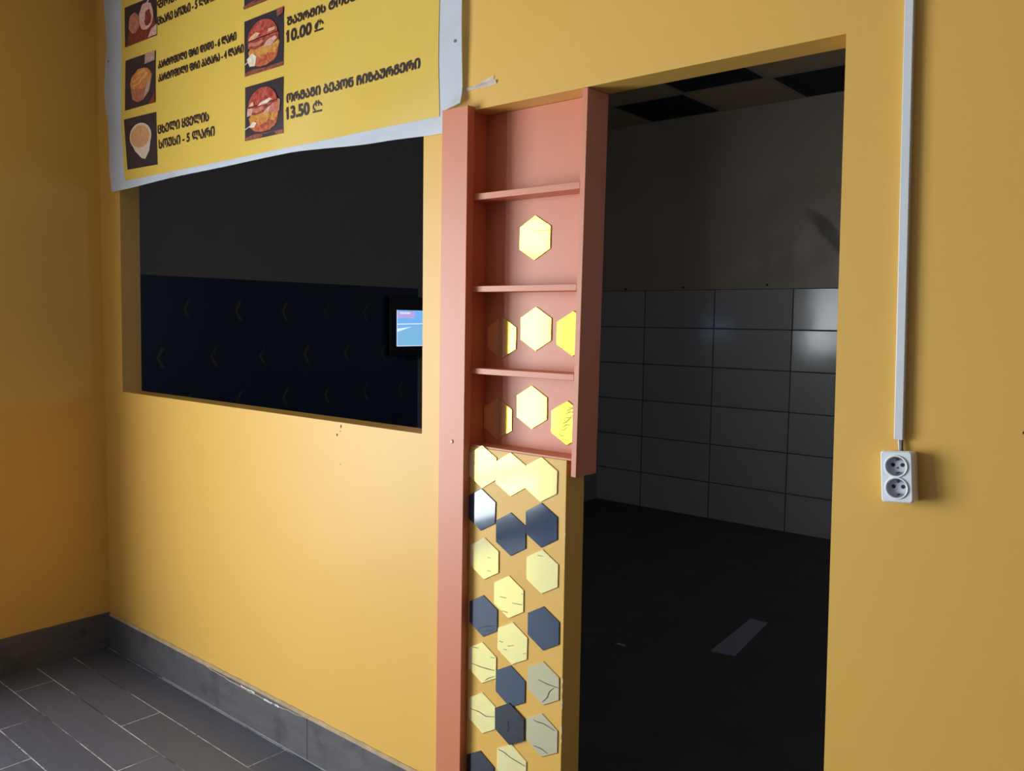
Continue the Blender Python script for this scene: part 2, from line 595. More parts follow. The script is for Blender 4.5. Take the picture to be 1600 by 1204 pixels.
structure(boxes('baseboard_left', [(XL, XL + 0.008, WY1, -0.0005, 0.0, 0.163)], M['skirting'], bev=0.0012))
bm = bmesh.new()
box(bm, -3.35, -1.72, -0.0112, -0.0082, 0.0, 0.002)
structure(link('trim_1', bm, M['grout']))

# ------------------------------------------------------------------ orange shelf unit
shelf = empty('shelf_unit', (-1.44, 0.03, 0.0), 'tall narrow orange shelving with three open shelves between hatch and doorway', 'shelf')
boxes('left_upright', [(-1.694, -1.597, -0.027, -0.0003, 0.0, 2.097, 0.0085)], M['orange'], shelf, bev=0.0012)
boxes('side_panel', [(-1.6165, -1.606, 0.0003, 0.083, 1.179, 2.088)], M['orange'], shelf)
boxes('right_upright', [(-1.2445, -1.2285, -0.001, 0.088, 1.134, 2.088, 0.0135)], M['orange'], shelf, bev=0.0012)
boxes('back_panel', [(-1.6055, -1.2450, 0.069, 0.083, 1.179, 2.088, 0.0)], M['orange'], shelf)
for z0, z1, xr in ((1.849, 1.866, -1.2345), (1.601, 1.617, -1.2380), (1.377, 1.393, -1.2412)):
    boxes('shelf_board', [(-1.606, xr, -0.0005, 0.069, z0, z1)], M['orange'], shelf, bev=0.001)
boxes('bottom_board', [(-1.606, -1.2450, 0.002, 0.083, 1.1745, 1.179)], M['orange'], shelf)
bm = bmesh.new()
tube(bm, [(-1.639, -0.0272, 1.186), (-1.639, -0.0292, 1.186)], 0.006, 12)
c = link('screw_cap', bm, M['orange'], shelf)
bm = bmesh.new()
tube(bm, [(-1.6378, -0.0291, 1.185), (-1.6378, -0.0297, 1.185)], 0.0028, 8)
link('screw_head', bm, M['screw'], c)

# low yellow panel below the shelves
pan = empty('infill_panel', (-1.437, 0.04, 0.0), 'waist-high yellow infill panel below the orange shelves, studded with hexagons', 'panel')
bm = bmesh.new()
box(bm, -1.6165, -1.2585, 0.0, 0.078, 0.0, 1.174, bev=0.0015)
link('panel_body', bm, M['yellow'], pan)
random.seed(9)
for (z, s) in ((0.60, 0.006), (0.575, 0.005), (0.545, 0.008), (0.53, 0.004), (0.47, 0.010), (0.44, 0.004), (0.985, 0.003)):
    pts = [(-1.2588, 0.0 + random.uniform(-0.001, 0.0), z - s * 1.6), (-1.2574, -0.001, z - s * 0.5), (-1.2571, 0.0, z + s * 0.6), (-1.2588, -0.0012, z + s * 1.5),
           (-1.2596, -0.0012, z + s * 0.5), (-1.2597, -0.0012, z - s * 0.7)]
    bm = bmesh.new()
    bm.faces.new([bm.verts.new(p) for p in pts])
    link('chipped_edge', bm, M['scrape'], pan)

# ------------------------------------------------------------------ hexagon tiles
HA, HW = 0.0590, 0.0525


def hexagon(x, z, yfront, th, mat, xmin=None, xmax=None, tilt=0.0):
    pts = [(0, HA), (HW, HA / 2), (HW, -HA / 2), (0, -HA), (-HW, -HA / 2), (-HW, HA / 2)]
    ct, st = math.cos(tilt), math.sin(tilt)
    pts = [(a * ct - b * st, a * st + b * ct) for a, b in pts]

    def clip(pp, lim, keep_less):
        out = []
        for (a, b), (c_, d) in zip(pp, pp[1:] + pp[:1]):
            ina, inc = (a <= lim) == keep_less, (c_ <= lim) == keep_less
            if ina:
                out.append((a, b))
            if ina != inc:
                t = (lim - a) / (c_ - a)
                out.append((lim, b + (d - b) * t))
        return out
    if xmin is not None:
        pts = clip(pts, xmin - x, False)
    if xmax is not None:
        pts = clip(pts, xmax - x, True)
    bm = bmesh.new()
    f0 = [bm.verts.new((a, -th, b)) for a, b in pts]
    f1 = [bm.verts.new((a, 0, b)) for a, b in pts]
    m = len(pts)
    front = bm.faces.new(f0)
    bm.faces.new(f1[::-1])
    for i in range(m):
        bm.faces.new((f0[i], f1[i], f1[(i + 1) % m], f0[(i + 1) % m]))
    bmesh.ops.bevel(bm, geom=list(front.edges), offset=0.0007, segments=1, affect='EDGES')
    o = link('hexagon_tile', bm, mat)
    o.location = (x, yfront, z)
    bpy.context.view_layer.update()
    return o


CR = {
    9: [[(-1.4749, 0.774), (-1.4505, 0.7762)], [(-1.4289, 0.767), (-1.3946, 0.7696)], [(-1.4661, 0.7369), (-1.4444, 0.7371)], [(-1.3978, 0.7998), (-1.3923, 0.7988)]],
    12: [[(-1.4745, 0.6503), (-1.4603, 0.6502)], [(-1.4428, 0.6439), (-1.4215, 0.6521)], [(-1.4578, 0.6315), (-1.4469, 0.6327)], [(-1.3895, 0.6366), (-1.3785, 0.6422)]],
    13: [[(-1.5762, 0.5593), (-1.5415, 0.5581), (-1.5075, 0.5605), (-1.4889, 0.5629)], [(-1.5053, 0.5955), (-1.4885, 0.5983)], [(-1.5239, 0.5241), (-1.5127, 0.5339), (-1.4894, 0.5459)], [(-1.574, 0.6072), (-1.5509, 0.609)]],
    15: [[(-1.3367, 0.5822), (-1.3063, 0.5789), (-1.2693, 0.5794)], [(-1.2838, 0.5747), (-1.2984, 0.5602), (-1.3045, 0.5428), (-1.3208, 0.5257)]],
    16: [[(-1.5814, 0.4263), (-1.5453, 0.4273), (-1.5195, 0.422), (-1.4859, 0.4321)]],
    18: [[(-1.3491, 0.468), (-1.338, 0.4664), (-1.3141, 0.4684), (-1.2791, 0.4619)], [(-1.3481, 0.3973), (-1.3226, 0.398), (-1.2998, 0.392)]],
    20: [[(-1.4731, 0.3434), (-1.4541, 0.343), (-1.4266, 0.3355), (-1.3943, 0.3318), (-1.3754, 0.3298)]],
    10: [[(-1.5517, 0.6651), (-1.5263, 0.6789), (-1.4884, 0.6884)], [(-1.5232, 0.6655), (-1.4954, 0.6768)]],
    17: [[(-1.4365, 0.4375), (-1.4334, 0.4172), (-1.4386, 0.4048)]],
    7: [[(-1.5203, 0.8743), (-1.509, 0.8742)], [(-1.5195, 0.8375), (-1.5083, 0.8371)]],
    8: [[(-1.345, 0.9141), (-1.3275, 0.9149)]],
    6: [[(-1.3644, 0.9639), (-1.353, 0.9722), (-1.345, 0.9681)]],
}
G = 'hexagon tiles on the low yellow panel'
# number, x, z, gold?, label
HEX = [
    (1, -1.545, 1.123, 1, 'gold hexagon tile in the top left corner of the yellow panel, glaring white'),
    (2, -1.442, 1.115, 1, 'gold hexagon tile at the top middle of the yellow panel, between two gold ones'),
    (3, -1.338, 1.115, 1, 'gold hexagon tile in the top right corner of the yellow panel'),
    (4, -1.547, 1.003, 0, 'palest blue hexagon tile, against the orange upright just under the top row'),
    (5, -1.439, 0.953, 0, 'slate blue hexagon tile under the top middle gold one, pale reflection at its tip'),
    (6, -1.335, 0.995, 0, 'slate blue hexagon tile directly under the top right gold one, curved scratch inside'),
    (7, -1.533, 0.868, 1, 'gold hexagon tile against the orange upright, below the palest blue one'),
    (8, -1.330, 0.873, 1, 'plain gold hexagon tile near the right edge between two dark blue tiles'),
    (9, -1.443, 0.780, 1, 'gold hexagon tile with several short scratches, midway between left and right dark tiles'),
    (10, -1.535, 0.705, 0, 'dark blue hexagon tile against the orange upright with scratches near its lower tip'),
    (11, -1.323, 0.723, 0, 'unmarked dark blue hexagon tile near the right edge of the panel'),
    (12, -1.428, 0.655, 1, 'gold hexagon tile with small dark nicks, just above the two touching dark tiles'),
    (13, -1.537, 0.571, 1, 'gold hexagon tile by the orange upright, crossed by a long thin level crack'),
    (14, -1.433, 0.534, 0, 'upper of the two dark blue hexagon tiles that touch in the middle'),
    (15, -1.320, 0.576, 1, 'gold hexagon tile, painted grey reflection, at the right edge with a forked crack'),
    (16, -1.534, 0.427, 1, 'gold hexagon tile with one sagging crack, between orange upright and darkest navy tile'),
    (17, -1.432, 0.431, 0, 'darkest navy hexagon tile, lower of the two that touch in the middle'),
    (18, -1.322, 0.434, 1, 'gold hexagon tile, painted grey reflection, at the right edge, lowest there, cracked along its top'),
    (19, -1.540, 0.256, 0, 'dark navy hexagon tile cut by the photo bottom, beside the orange upright'),
    (20, -1.425, 0.314, 1, 'gold hexagon tile with a long slanting crack, under the darkest navy tile'),
]
random.seed(2)
for k, x, z, gl, lab in HEX:
    if k == 17:
        z = 0.4295
    o = hexagon(x, z, -0.0033 if k == 17 else -0.0004, 0.0028, (M['gold_grey_reflection'] if k in (15, 18) else M['gold']) if gl else M['navy_tile' if k in (17, 19) else 'dark'], xmin=-1.5965, tilt=random.uniform(-0.02, 0.02))
    tag(o, lab, 'tile', G)
    if k in CR:
        for line in CR[k]:
            bm = bmesh.new()
            ribbon(bm, [(px, pz) for px, pz in line], 0.0016, -0.0069 if k == 17 else -0.0040)
            link('scratch', bm, M['crack'], o)
GB = 'hexagon tiles in the orange niche'
for x, z, lab, cut in (
        (-1.427, 1.745, 'single gold hexagon tile in the niche between the upper and middle shelf boards', None),
        (-1.540, 1.477, 'shaded gold hexagon tile, left of the three above the lowest shelf board', None),
        (-1.419, 1.503, 'bright gold hexagon tile, centre of the three above the lowest shelf board', None),
        (-1.296, 1.493, 'gold half-hexagon tile at the right of three above the lowest shelf board', -1.2465),
        (-1.551, 1.250, 'shaded gold hexagon tile at the left of the three just above the yellow panel', None),
        (-1.429, 1.291, 'bright gold hexagon tile at the centre of the three just above the yellow panel', None),
        (-1.309, 1.259, 'crazed gold half-hexagon tile at the right of the three just above the yellow panel', -1.2475)):
    o = hexagon(x, z, 0.0686, 0.0028, M['niche_gold'], xmin=-1.604, xmax=cut, tilt=random.uniform(-0.015, 0.015))
    tag(o, lab, 'tile', GB)
    if z > 1.7:
        bm = bmesh.new()
        ribbon(bm, [(-1.4339, 1.7645), (-1.41, 1.7638), (-1.3792, 1.7619)], 0.0014, 0.0650)
        link('scratch', bm, M['crack'], o)
    if cut and z < 1.3:
        for i in range(9):
            bm = bmesh.new()
            zz = z - 0.03 + i * 0.009
            xx = -1.335 + 0.004 * i + random.uniform(-.004, .004)
            ribbon(bm, [(xx, zz), (xx + random.uniform(.006, .016), zz + random.uniform(-.006, .008)), (xx + random.uniform(.02, .03), zz + random.uniform(-.004, .012))], 0.0011, 0.0650)
            link('scratch', bm, M['crack'], o)

# ------------------------------------------------------------------ menu banner
EL = [(3.02, -3.742), (2.861, -3.738), (2.70, -3.735), (2.57, -3.747), (2.465, -3.756), (2.327, -3.741), (2.19, -3.730), (2.05, -3.712)]
YL = [(3.02, -3.578), (2.826, -3.581), (2.672, -3.588), (2.518, -3.595), (2.31, -3.609), (2.202, -3.598), (2.05, -3.582)]


def interp(tab, z):
    tab = sorted(tab)
    if z <= tab[0][0]:
        return tab[0][1]
    for (a, b), (c_, d) in zip(tab, tab[1:]):
        if z <= c_:
            t = (z - a) / (c_ - a)
            t = t * t * (3 - 2 * t)
            return b + (d - b) * t
    return tab[-1][1]


def zbot(x):
    return interp([(-3.72, 2.053), (-3.04, 2.065), (-2.42, 2.069), (-1.95, 2.047), (-1.69, 2.040)], x)


def ysurf(x, z):
    a = 0.0028 * math.sin((x * 0.75 - z * 1.0) * 13.0 + 0.6) * min(1, max(0, (x + 2.9) / 0.6))
    b = 0.003 * math.sin(z * 17) * math.exp(-((x + 3.75) / 0.14) ** 2)
    c_ = 0.0012 * math.sin(x * 7 + z * 4)
    return -0.0135 + a + b + c_


ban = empty('menu_banner', (-2.7, -0.012, 2.04), 'large yellow and white vinyl menu banner hung over the serving hatch', 'banner')
XRB = -1.624


def sheet(xl, xr, zb, zt, lift, nx, nz, mat, name, parent, thick=0.0):
    bm = bmesh.new()
    rows = []
    for j in range(nz + 1):
        r = []
        for i in range(nx + 1):
            tx = i / nx
            x0 = xl(0.0) if callable(xl) else xl
            xa = x0 + ((xr) - x0) * tx
            z = zb(xa) + (zt - zb(xa)) * j / nz
            x = (xl(z) if callable(xl) else xl)
            x = x + (xr - x) * tx
            r.append(bm.verts.new((x, ysurf(x, z) - lift, z)))
        rows.append(r)
    for j in range(nz):
        for i in range(nx):
            bm.faces.new((rows[j][i], rows[j][i + 1], rows[j + 1][i + 1], rows[j + 1][i]))
    if thick:
        bmesh.ops.solidify(bm, geom=list(bm.faces), thickness=thick)
    return link(name, bm, mat, parent, smooth=True)


sheet(lambda z: interp(EL, z), -1.6925, zbot, 3.02, 0.0, 70, 50, M['white_vinyl'], 'vinyl_sheet', ban, 0.0006)
# the flap of the hem that runs on above the orange upright
bm = bmesh.new()
rows = []
nz = 40
for j in range(nz + 1):
    r = []
    for i in range(7):
        x = -1.6925 + (XRB + 1.6925) * i / 6
        zb = 2.101 + 0.008 * i / 6
        z = zb + (3.02 - zb) * j / nz
        curl = 0.010 * math.exp(-((z - zb) / 0.022) ** 2) * (i / 6)
        r.append(bm.verts.new((x, ysurf(x, z) - curl, z)))
    rows.append(r)
for j in range(nz):
    for i in range(6):
        bm.faces.new((rows[j][i], rows[j][i + 1], rows[j + 1][i + 1], rows[j + 1][i]))
bmesh.ops.solidify(bm, geom=list(bm.faces), thickness=0.0006)
link('hem_flap', bm, M['white_vinyl'], ban, smooth=True)
sheet(lambda z: interp(YL, z), -1.711, lambda x: 2.087, 2.99, 0.0014, 60, 40, M['yellow_print'], 'yellow_print', ban)
for x, z in ((-1.648, 2.277), (-3.715, 2.602)):
    bm = bmesh.new()
    tube(bm, [(x, ysurf(x, z) - 0.0005, z), (x, ysurf(x, z) - 0.002, z)], 0.0045, 10)
    link('fixing_screw', bm, M['screw'], ban)

# printed food pictures -------------------------------------------------
FOOD = {}


def fm(name, a, b=None, scale=60):
    if name not in FOOD:
        k = NT('print_' + name)
        b = b or a
        f = k.ramp(k.noise(scale, 4, 0.65), 0.35, 0.65)
        k.base(k.mix(f, srgb(*a), srgb(*b)))
        k.set(0.38)
        FOOD[name] = k.m
    return FOOD[name]


fm('dark', (42, 34, 42), (50, 40, 50), 20)
fm('table', (120, 48, 44), (160, 90, 70))
fm('bun_red', (150, 38, 38), (196, 92, 76), 75)
fm('bun_shine', (232, 190, 150), (220, 150, 110))
fm('patty', (120, 40, 34), (172, 78, 58))
fm('bacon', (186, 96, 80), (206, 134, 108))
fm('cheese', (214, 160, 72), (190, 110, 50))
fm('sauce_white', (222, 200, 170), (238, 226, 210))
fm('pink', (200, 140, 128), (222, 178, 160))
fm('bun_low', (206, 120, 70), (164, 58, 46))
fm('fries', (214, 140, 76), (180, 100, 50), 90)
fm('fries_light', (230, 176, 110), (214, 140, 76), 90)
fm('cup_red', (160, 80, 60), (186, 118, 90))
fm('cup_grey', (190, 160, 140), (176, 130, 110))
fm('bowl', (216, 196, 176), (206, 184, 160))
fm('dip', (212, 160, 112), (196, 140, 96))
fm('meat', (170, 92, 78), (200, 132, 108))
fm('meat_dark', (110, 36, 34), (140, 56, 48))
fm('handle', (190, 180, 176))
fm('line', (60, 14, 16))


def ell(cx, cy, rx, ry, a0=0, a1=360, n=22, rot=0):
    o = []
    cr, sr = math.cos(math.radians(rot)), math.sin(math.radians(rot))
    for i in range(n + 1):
        t = math.radians(a0 + (a1 - a0) * i / n)
        a, b = rx * math.cos(t), ry * math.sin(t)
        o.append((cx + a * cr - b * sr, cy + a * sr + b * cr))
    return o[:-1] if a1 - a0 >= 360 else o


def wob(pts, amp, seed):
    r = random.Random(seed)
    return [(a + r.uniform(-amp, amp), b + r.uniform(-amp, amp)) for a, b in pts]


def photo(corners, shapes, label):
    """corners: tl, tr, br, bl as (x, z); shapes: list of (material key, polygon in 0..1)"""
    tl, tr, br, bl = corners

    def P(u, v, lift):
        x = (bl[0] * (1 - u) + br[0] * u) * (1 - v) + (tl[0] * (1 - u) + tr[0] * u) * v
        z = (bl[1] * (1 - u) + br[1] * u) * (1 - v) + (tl[1] * (1 - u) + tr[1] * u) * v
        return (x, ysurf(x, z) - lift, z)
    bm = bmesh.new()
    mats = ['dark']
    N = 8
    g = [[bm.verts.new(P(i / N, j / N, 0.0024)) for i in range(N + 1)] for j in range(N + 1)]
    for j in range(N):
        for i in range(N):
            bm.faces.new((g[j][i], g[j][i + 1], g[j + 1][i + 1], g[j + 1][i]))
    for k, (mk, poly) in enumerate(shapes):
        if mk not in mats:
            mats.append(mk)
        poly = [(min(1, max(0, a)), min(1, max(0, b))) for a, b in poly]
        f = bm.faces.new([bm.verts.new(P(a, b, 0.0030 + 0.00022 * k)) for a, b in poly])
        f.material_index = mats.index(mk)
        bmesh.ops.triangulate(bm, faces=[f])
    o = link('food_photo', bm, [FOOD[m] for m in mats], ban)
    for p in o.data.polygons:
        if p.normal.y > 0:
            p.flip()
    o['label'] = label
    return o


def burger(seed, double=False):
    s = [('table', [(0, 0), (1, 0), (1, .07), (.55, .06), (.2, .09), (0, .05)])]
    s += [('handle', [(0, .20), (.16, .26), (.16, .28), (0, .225)])]
    s += [('bun_low', wob(ell(.50, .30, .37, .20, 180, 360, 14), .01, seed) + [(.88, .40), (.12, .40)])]
    s += [('cheese', wob([(.10, .40), (.16, .28), (.30, .34), (.42, .24), (.62, .30), (.80, .26), (.90, .42), (.86, .52), (.5, .50), (.2, .50)], .012, seed + 1))]
    s += [('sauce_white', wob([(.07, .30), (.14, .16), (.28, .14), (.33, .30), (.22, .38)], .01, seed + 2))] if not double else [('sauce_white', wob([(.12, .24), (.26, .22), (.32, .30), (.22, .33)], .008, seed + 2))]
    s += [('patty', wob([(.11, .47), (.3, .42), (.5, .46), (.7, .43), (.88, .48), (.88, .60), (.6, .62), (.3, .60), (.12, .58)], .014, seed + 3))]
    s += [('bacon', wob([(.12, .52), (.35, .47), (.52, .52), (.50, .57), (.30, .55), (.13, .58)], .012, seed + 4))]
    s += [('pink', wob([(.50, .43), (.70, .42), (.84, .50), (.80, .57), (.60, .53)], .014, seed + 5))]
    if double:
        s += [('bacon', wob([(.62, .40), (.93, .42), (.95, .60), (.84, .66), (.70, .58)], .014, seed + 6))]
        s += [('pink', wob([(.07, .44), (.20, .44), (.22, .58), (.08, .60)], .01, seed + 8))]
        s += [('cheese', wob([(.40, .30), (.58, .26), (.72, .36), (.66, .44), (.52, .40)], .012, seed + 9))]
    s += [('bun_red', ell(.48, .60, .38, .31, -4, 184, 24))]
    s += [('bun_shine', wob([(.12, .61), (.30, .62), (.44, .69), (.32, .72), (.17, .67)], .01, seed + 7))]
    s += [('line', [(.10, .585), (.5, .60), (.87, .61), (.87, .625), (.5, .62), (.10, .605)])]
    if double:
        s += [('sauce_white', wob([(.36, .60), (.60, .60), (.74, .66), (.66, .69), (.44, .65)], .01, seed + 10))]
    else:
        s += [('bun_shine', wob([(.60, .66), (.78, .67), (.80, .72), (.64, .71)], .01, seed + 10))]
    return s


photo(((-2.668, 2.764), (-2.437, 2.766), (-2.438, 2.584), (-2.668, 2.584)), burger(31) + [('table', [(0, 0), (1, 0), (1, .05), (0, .05)])], 'printed burger picture cut by the top of the view')
photo(((-2.668, 2.543), (-2.438, 2.544), (-2.442, 2.357), (-2.672, 2.358)), burger(5) + [('table', [(.86, .86), (1, .9), (1, 1), (.84, 1)])], 'printed picture of a burger with melted cheese')
photo(((-2.672, 2.322), (-2.439, 2.320), (-2.441, 2.136), (-2.676, 2.138)), burger(77, True), 'printed picture of a stacked bacon burger')
photo(((-3.551, 2.786), (-3.285, 2.778), (-3.286, 2.624), (-3.556, 2.627)), [
    ('meat_dark', [(.06, 0), (.8, 0), (.95, .30), (.9, .6), (.5, .45), (.16, .4)]),
    ('meat', wob(ell(.30, .52, .17, .26), .015, 3)), ('pink', wob(ell(.68, .58, .22, .34), .015, 4)),
    ('meat_dark', wob(ell(.74, .52, .10, .20), .02, 6)), ('meat_dark', [(.08, .0), (.7, .0), (.78, .22), (.45, .30), (.12, .2)]),
    ('handle', [(.70, .86), (.86, 1), (.80, 1), (.67, .88)]), ('pink', [(.74, .02), (1, .02), (1, .28), (.84, .2)])], 'printed picture of meat in red sauce')
photo(((-3.552, 2.574), (-3.298, 2.568), (-3.306, 2.369), (-3.570, 2.374)), [
    ('cup_red', [(.18, .48), (.26, .18), (.42, .10), (.62, .12), (.80, .26), (.88, .56)]),
    ('cup_grey', [(.62, .14), (.80, .26), (.90, .60), (.74, .44)]), ('fries', wob(ell(.53, .54, .34, .20, rot=8), .02, 8)),
    ('fries_light', wob([(.3, .5), (.52, .56), (.5, .60), (.28, .54)], .008, 9)), ('fries_light', wob([(.5, .46), (.76, .6), (.72, .65), (.47, .51)], .008, 10)),
    ('fries_light', wob([(.44, .62), (.68, .68), (.66, .73), (.42, .67)], .008, 12)), ('fries_light', wob([(.28, .42), (.5, .44), (.5, .47), (.28, .46)], .008, 13)),
    ('cup_grey', [(.66, .80), (.98, .82), (.98, 1), (.68, 1)]), ('meat_dark', [(.8, 0), (1, 0), (1, .2)])], 'printed picture of a cup of fries')
photo(((-3.583, 2.340), (-3.302, 2.331), (-3.299, 2.125), (-3.558, 2.131)), [
    ('bowl', [(.17, .55), (.30, .34), (.50, .18), (.62, .15), (.76, .30), (.84, .60), (.5, .7)]),
    ('bowl', ell(.50, .60, .345, .26)), ('dip', ell(.49, .60, .30, .215)), ('dip', wob(ell(.58, .50, .05, .03), .01, 3))], 'printed picture of a bowl of cheese sauce')

# lettering -------------------------------------------------------------


def lari_sign(x0, x1, z0, h):
    """arch open at the lower right, two strokes through its crown, a bar at the foot"""
    wd, cx, t = x1 - x0, (x0 + x1) / 2, 0.0062
    r, cz = wd * 0.47, z0 + h * 0.50
    out = bmesh.new()
    k = [0]

    def poly(pts):
        k[0] += 1
        vs = [out.verts.new((a, ysurf(a, b) - 0.0026 - 0.00004 * k[0], b)) for a, b in pts]
        f = out.faces.new(vs)
        bmesh.ops.triangulate(out, faces=[f])
    ang = [math.radians(-5 + 245 * i / 20) for i in range(21)]
    sq = h * 0.40 / r
    ring = [(cx + r * math.cos(a), cz + r * sq * math.sin(a)) for a in ang]
    ring += [(cx + (r - t) * math.cos(a), cz + (r * sq - t) * math.sin(a)) for a in reversed(ang)]
    poly(ring)
    poly([(cx - r, z0), (cx + r * 0.95, z0), (cx + r * 0.95, z0 + t), (cx - r, z0 + t)])
    for dx in (-0.006, 0.006):
        poly([(cx + dx - 0.0022, cz), (cx + dx + 0.0022, cz), (cx + dx + 0.0022, z0 + h), (cx + dx - 0.0022, z0 + h)])
    link('currency_sign', out, M['ink'], ban)


def lettering(text, x0, x1, z0, h, bold, name='lettering'):
    if text.endswith(' ₾'):                    # the currency sign is set apart, less bold
        t0 = x1 - 0.050
        lari_sign(t0, x1, z0, h)
        text, x1 = text[:-2], t0 - 0.017
    cu = bpy.data.curves.new('txt', 'FONT')
    cu.body = text
    cu.size = 1.0
    cu.resolution_u = 4
    ob = bpy.data.objects.new('txt', cu)
    col.objects.link(ob)
    dg = bpy.context.evaluated_depsgraph_get()
    me = bpy.data.meshes.new_from_object(ob.evaluated_get(dg))
    bpy.data.objects.remove(ob)
    xs_ = [v.co.x for v in me.vertices]
    ys_ = [v.co.y for v in me.vertices]
    ax, bx, ay, by = min(xs_), max(xs_), min(ys_), max(ys_)
    src = bmesh.new()
    src.from_mesh(me)
    bpy.data.meshes.remove(me)
    out = bmesh.new()
    shifts = [(0, 0)] + [(bold * math.cos(t), bold * math.sin(t)) for t in [math.pi * q / 3 for q in range(6)]]
    for k, (sx, sz) in enumerate(shifts):
        vm = {}
        for v in src.verts:
            x = x0 + (v.co.x - ax) / (bx - ax) * (x1 - x0) + sx
            z = z0 + (v.co.y - ay) / (by - ay) * h + sz
            vm[v] = out.verts.new((x, ysurf(x, z) - 0.0026 - k * 0.00004, z))
        for f in src.faces:
            out.faces.new([vm[v] for v in f.verts])
    src.free()
    if text[0] == '1':                        # the flag of the figure 1
        tz = z0 + h
        fl = [(x0 + 0.004, tz), (x0 + 0.004, tz - 0.008), (x0 - 0.007, tz - 0.012), (x0 - 0.007, tz - 0.006)]
        out.faces.new([out.verts.new((a, ysurf(a, b) - 0.0027, b)) for a, b in fl])
    o = link(name, out, M['ink'], ban)
    return o


S1 = -3.281
lettering('ფრთები'.translate({c: c + 0xBC0 for c in range(0x10D0, 0x10FB)}), S1, -3.02, 2.722, 0.030, 0.0022)


def mt(s):
    return ''.join(chr(ord(c) + 0xBC0) if 0x10D0 <= ord(c) <= 0x10FA else c for c in s)


lettering(mt('ცხარე სოუსი - 5 ლარი'), S1, -2.86, 2.660, 0.031, 0.0020)
lettering(mt('კარტოფილი ფრი დიდი - 6 ლარი'), S1, -2.722, 2.494, 0.028, 0.0019)
lettering(mt('კარტოფილი ფრი პატარა - 4 ლარი'), S1, -2.676, 2.443, 0.028, 0.0019)
lettering(mt('ცხელი ყველის'), -3.291, -2.914, 2.243, 0.033, 0.0022)
lettering(mt('სოუსი - 5 ლარი'), -3.285, -2.876, 2.185, 0.033, 0.0022)
lettering(mt('შაურმის ტოსტი'), -2.421, -2.035, 2.480, 0.026, 0.0022)
lettering('10.00 ₾', -2.421, -2.224, 2.427, 0.036, 0.0026)
lettering(mt('ორმაგი ბეკონ ჩიზბურგერი'), -2.420, -1.786, 2.231, 0.027, 0.0022)
lettering('13.50 ₾', -2.419, -2.235, 2.178, 0.037, 0.0026)

# ------------------------------------------------------------------ scrap of tape beside the banner
bm = bmesh.new()
random.seed(12)
for (pts, wd) in ((((-1.634, 2.149), (-1.605, 2.147), (-1.575, 2.151), (-1.545, 2.158), (-1.520, 2.163)), 0.004),
                  (((-1.634, 2.143), (-1.600, 2.145), (-1.570, 2.145), (-1.540, 2.146), (-1.510, 2.149)), 0.0035),
                  (((-1.585, 2.148), (-1.560, 2.152), (-1.535, 2.153), (-1.512, 2.1535)), 0.0018)):
    m = len(pts)
    up, dn = [], []
    for i, (x, z) in enumerate(pts):
        hw = wd * (0.35 + 0.75 * i / (m - 1))
        up.append(bm.verts.new((x, -0.0015 - random.uniform(0.001, 0.006), z + hw)))
        dn.append(bm.verts.new((x, -0.0012, z - hw)))
    for i in range(m - 1):
        bm.faces.new((dn[i], dn[i + 1], up[i + 1], up[i]))
bmesh.ops.solidify(bm, geom=list(bm.faces), thickness=0.0007)
tag(link('tape_scrap', bm, M['tape']), 'crumpled shiny tape scrap stuck to the yellow wall beside the banner corner', 'tape')

# ------------------------------------------------------------------ cable trunking, cable and double socket
tr = empty('cable_trunking', (-0.468, 0, 1.31), 'thin white vertical cable trunking on the yellow wall above the socket', 'trunking')
LEAN = -0.0229 * (CEIL - 1.3095)
boxes('trunking_base', [(-0.4755, -0.4605, -0.010, 0.0, 1.3095, CEIL, LEAN)], M['plastic'], tr)
bm = bmesh.new()
box(bm, -0.4760, -0.4600, -0.0155, -0.0101, 1.3095, CEIL, LEAN, bev=0.0012)
link('trunking_cover', bm, M['plastic'], tr)

cb = empty('power_cable', (-0.4665, -0.008, 1.28), 'short grey and white cable between the trunking end and the socket', 'cable')
bm = bmesh.new()
tube(bm, [(-0.4640, -0.006, 1.33), (-0.4640, -0.0065, 1.305), (-0.4628, -0.008, 1.288)], 0.0030, 8)
link('grey_wire', bm, M['grey_wire'], cb, smooth=True)
bm = bmesh.new()
tube(bm, [(-0.4690, -0.006, 1.33), (-0.4685, -0.0065, 1.305), (-0.4665, -0.008, 1.288)], 0.0022, 8)
link('white_wire', bm, M['white_wire'], cb, smooth=True)

SW, SH, SD = 0.0575, 0.0970, 0.036             # socket width, height and depth


def rrect(wd, ht, r, n=6):
    o = []
    for cx, cy, a in ((wd / 2 - r, ht / 2 - r, 0), (-wd / 2 + r, ht / 2 - r, 90), (-wd / 2 + r, -ht / 2 + r, 180), (wd / 2 - r, -ht / 2 + r, 270)):
        for i in range(n + 1):
            t = math.radians(a + 90 * i / n)
            o.append((cx + r * math.cos(t), cy + r * math.sin(t)))
    return o


sk = empty('wall_socket', (-0.4615, -0.0012, 1.240), 'white double power socket mounted on the yellow wall right of the doorway', 'socket', rot=(math.radians(-3), math.radians(-5), 0))
SL = sk.matrix_world.copy()


def local(name, bm, mat, parent, smooth=False):
    me = bpy.data.meshes.new(name)
    bmesh.ops.recalc_face_normals(bm, faces=bm.faces)
    bm.to_mesh(me)
    bm.free()
    me.materials.append(mat)
    if smooth:
        for p in me.polygons:
            p.use_smooth = True
    o = bpy.data.objects.new(name, me)
    o.parent = parent
    col.objects.link(o)
    return o


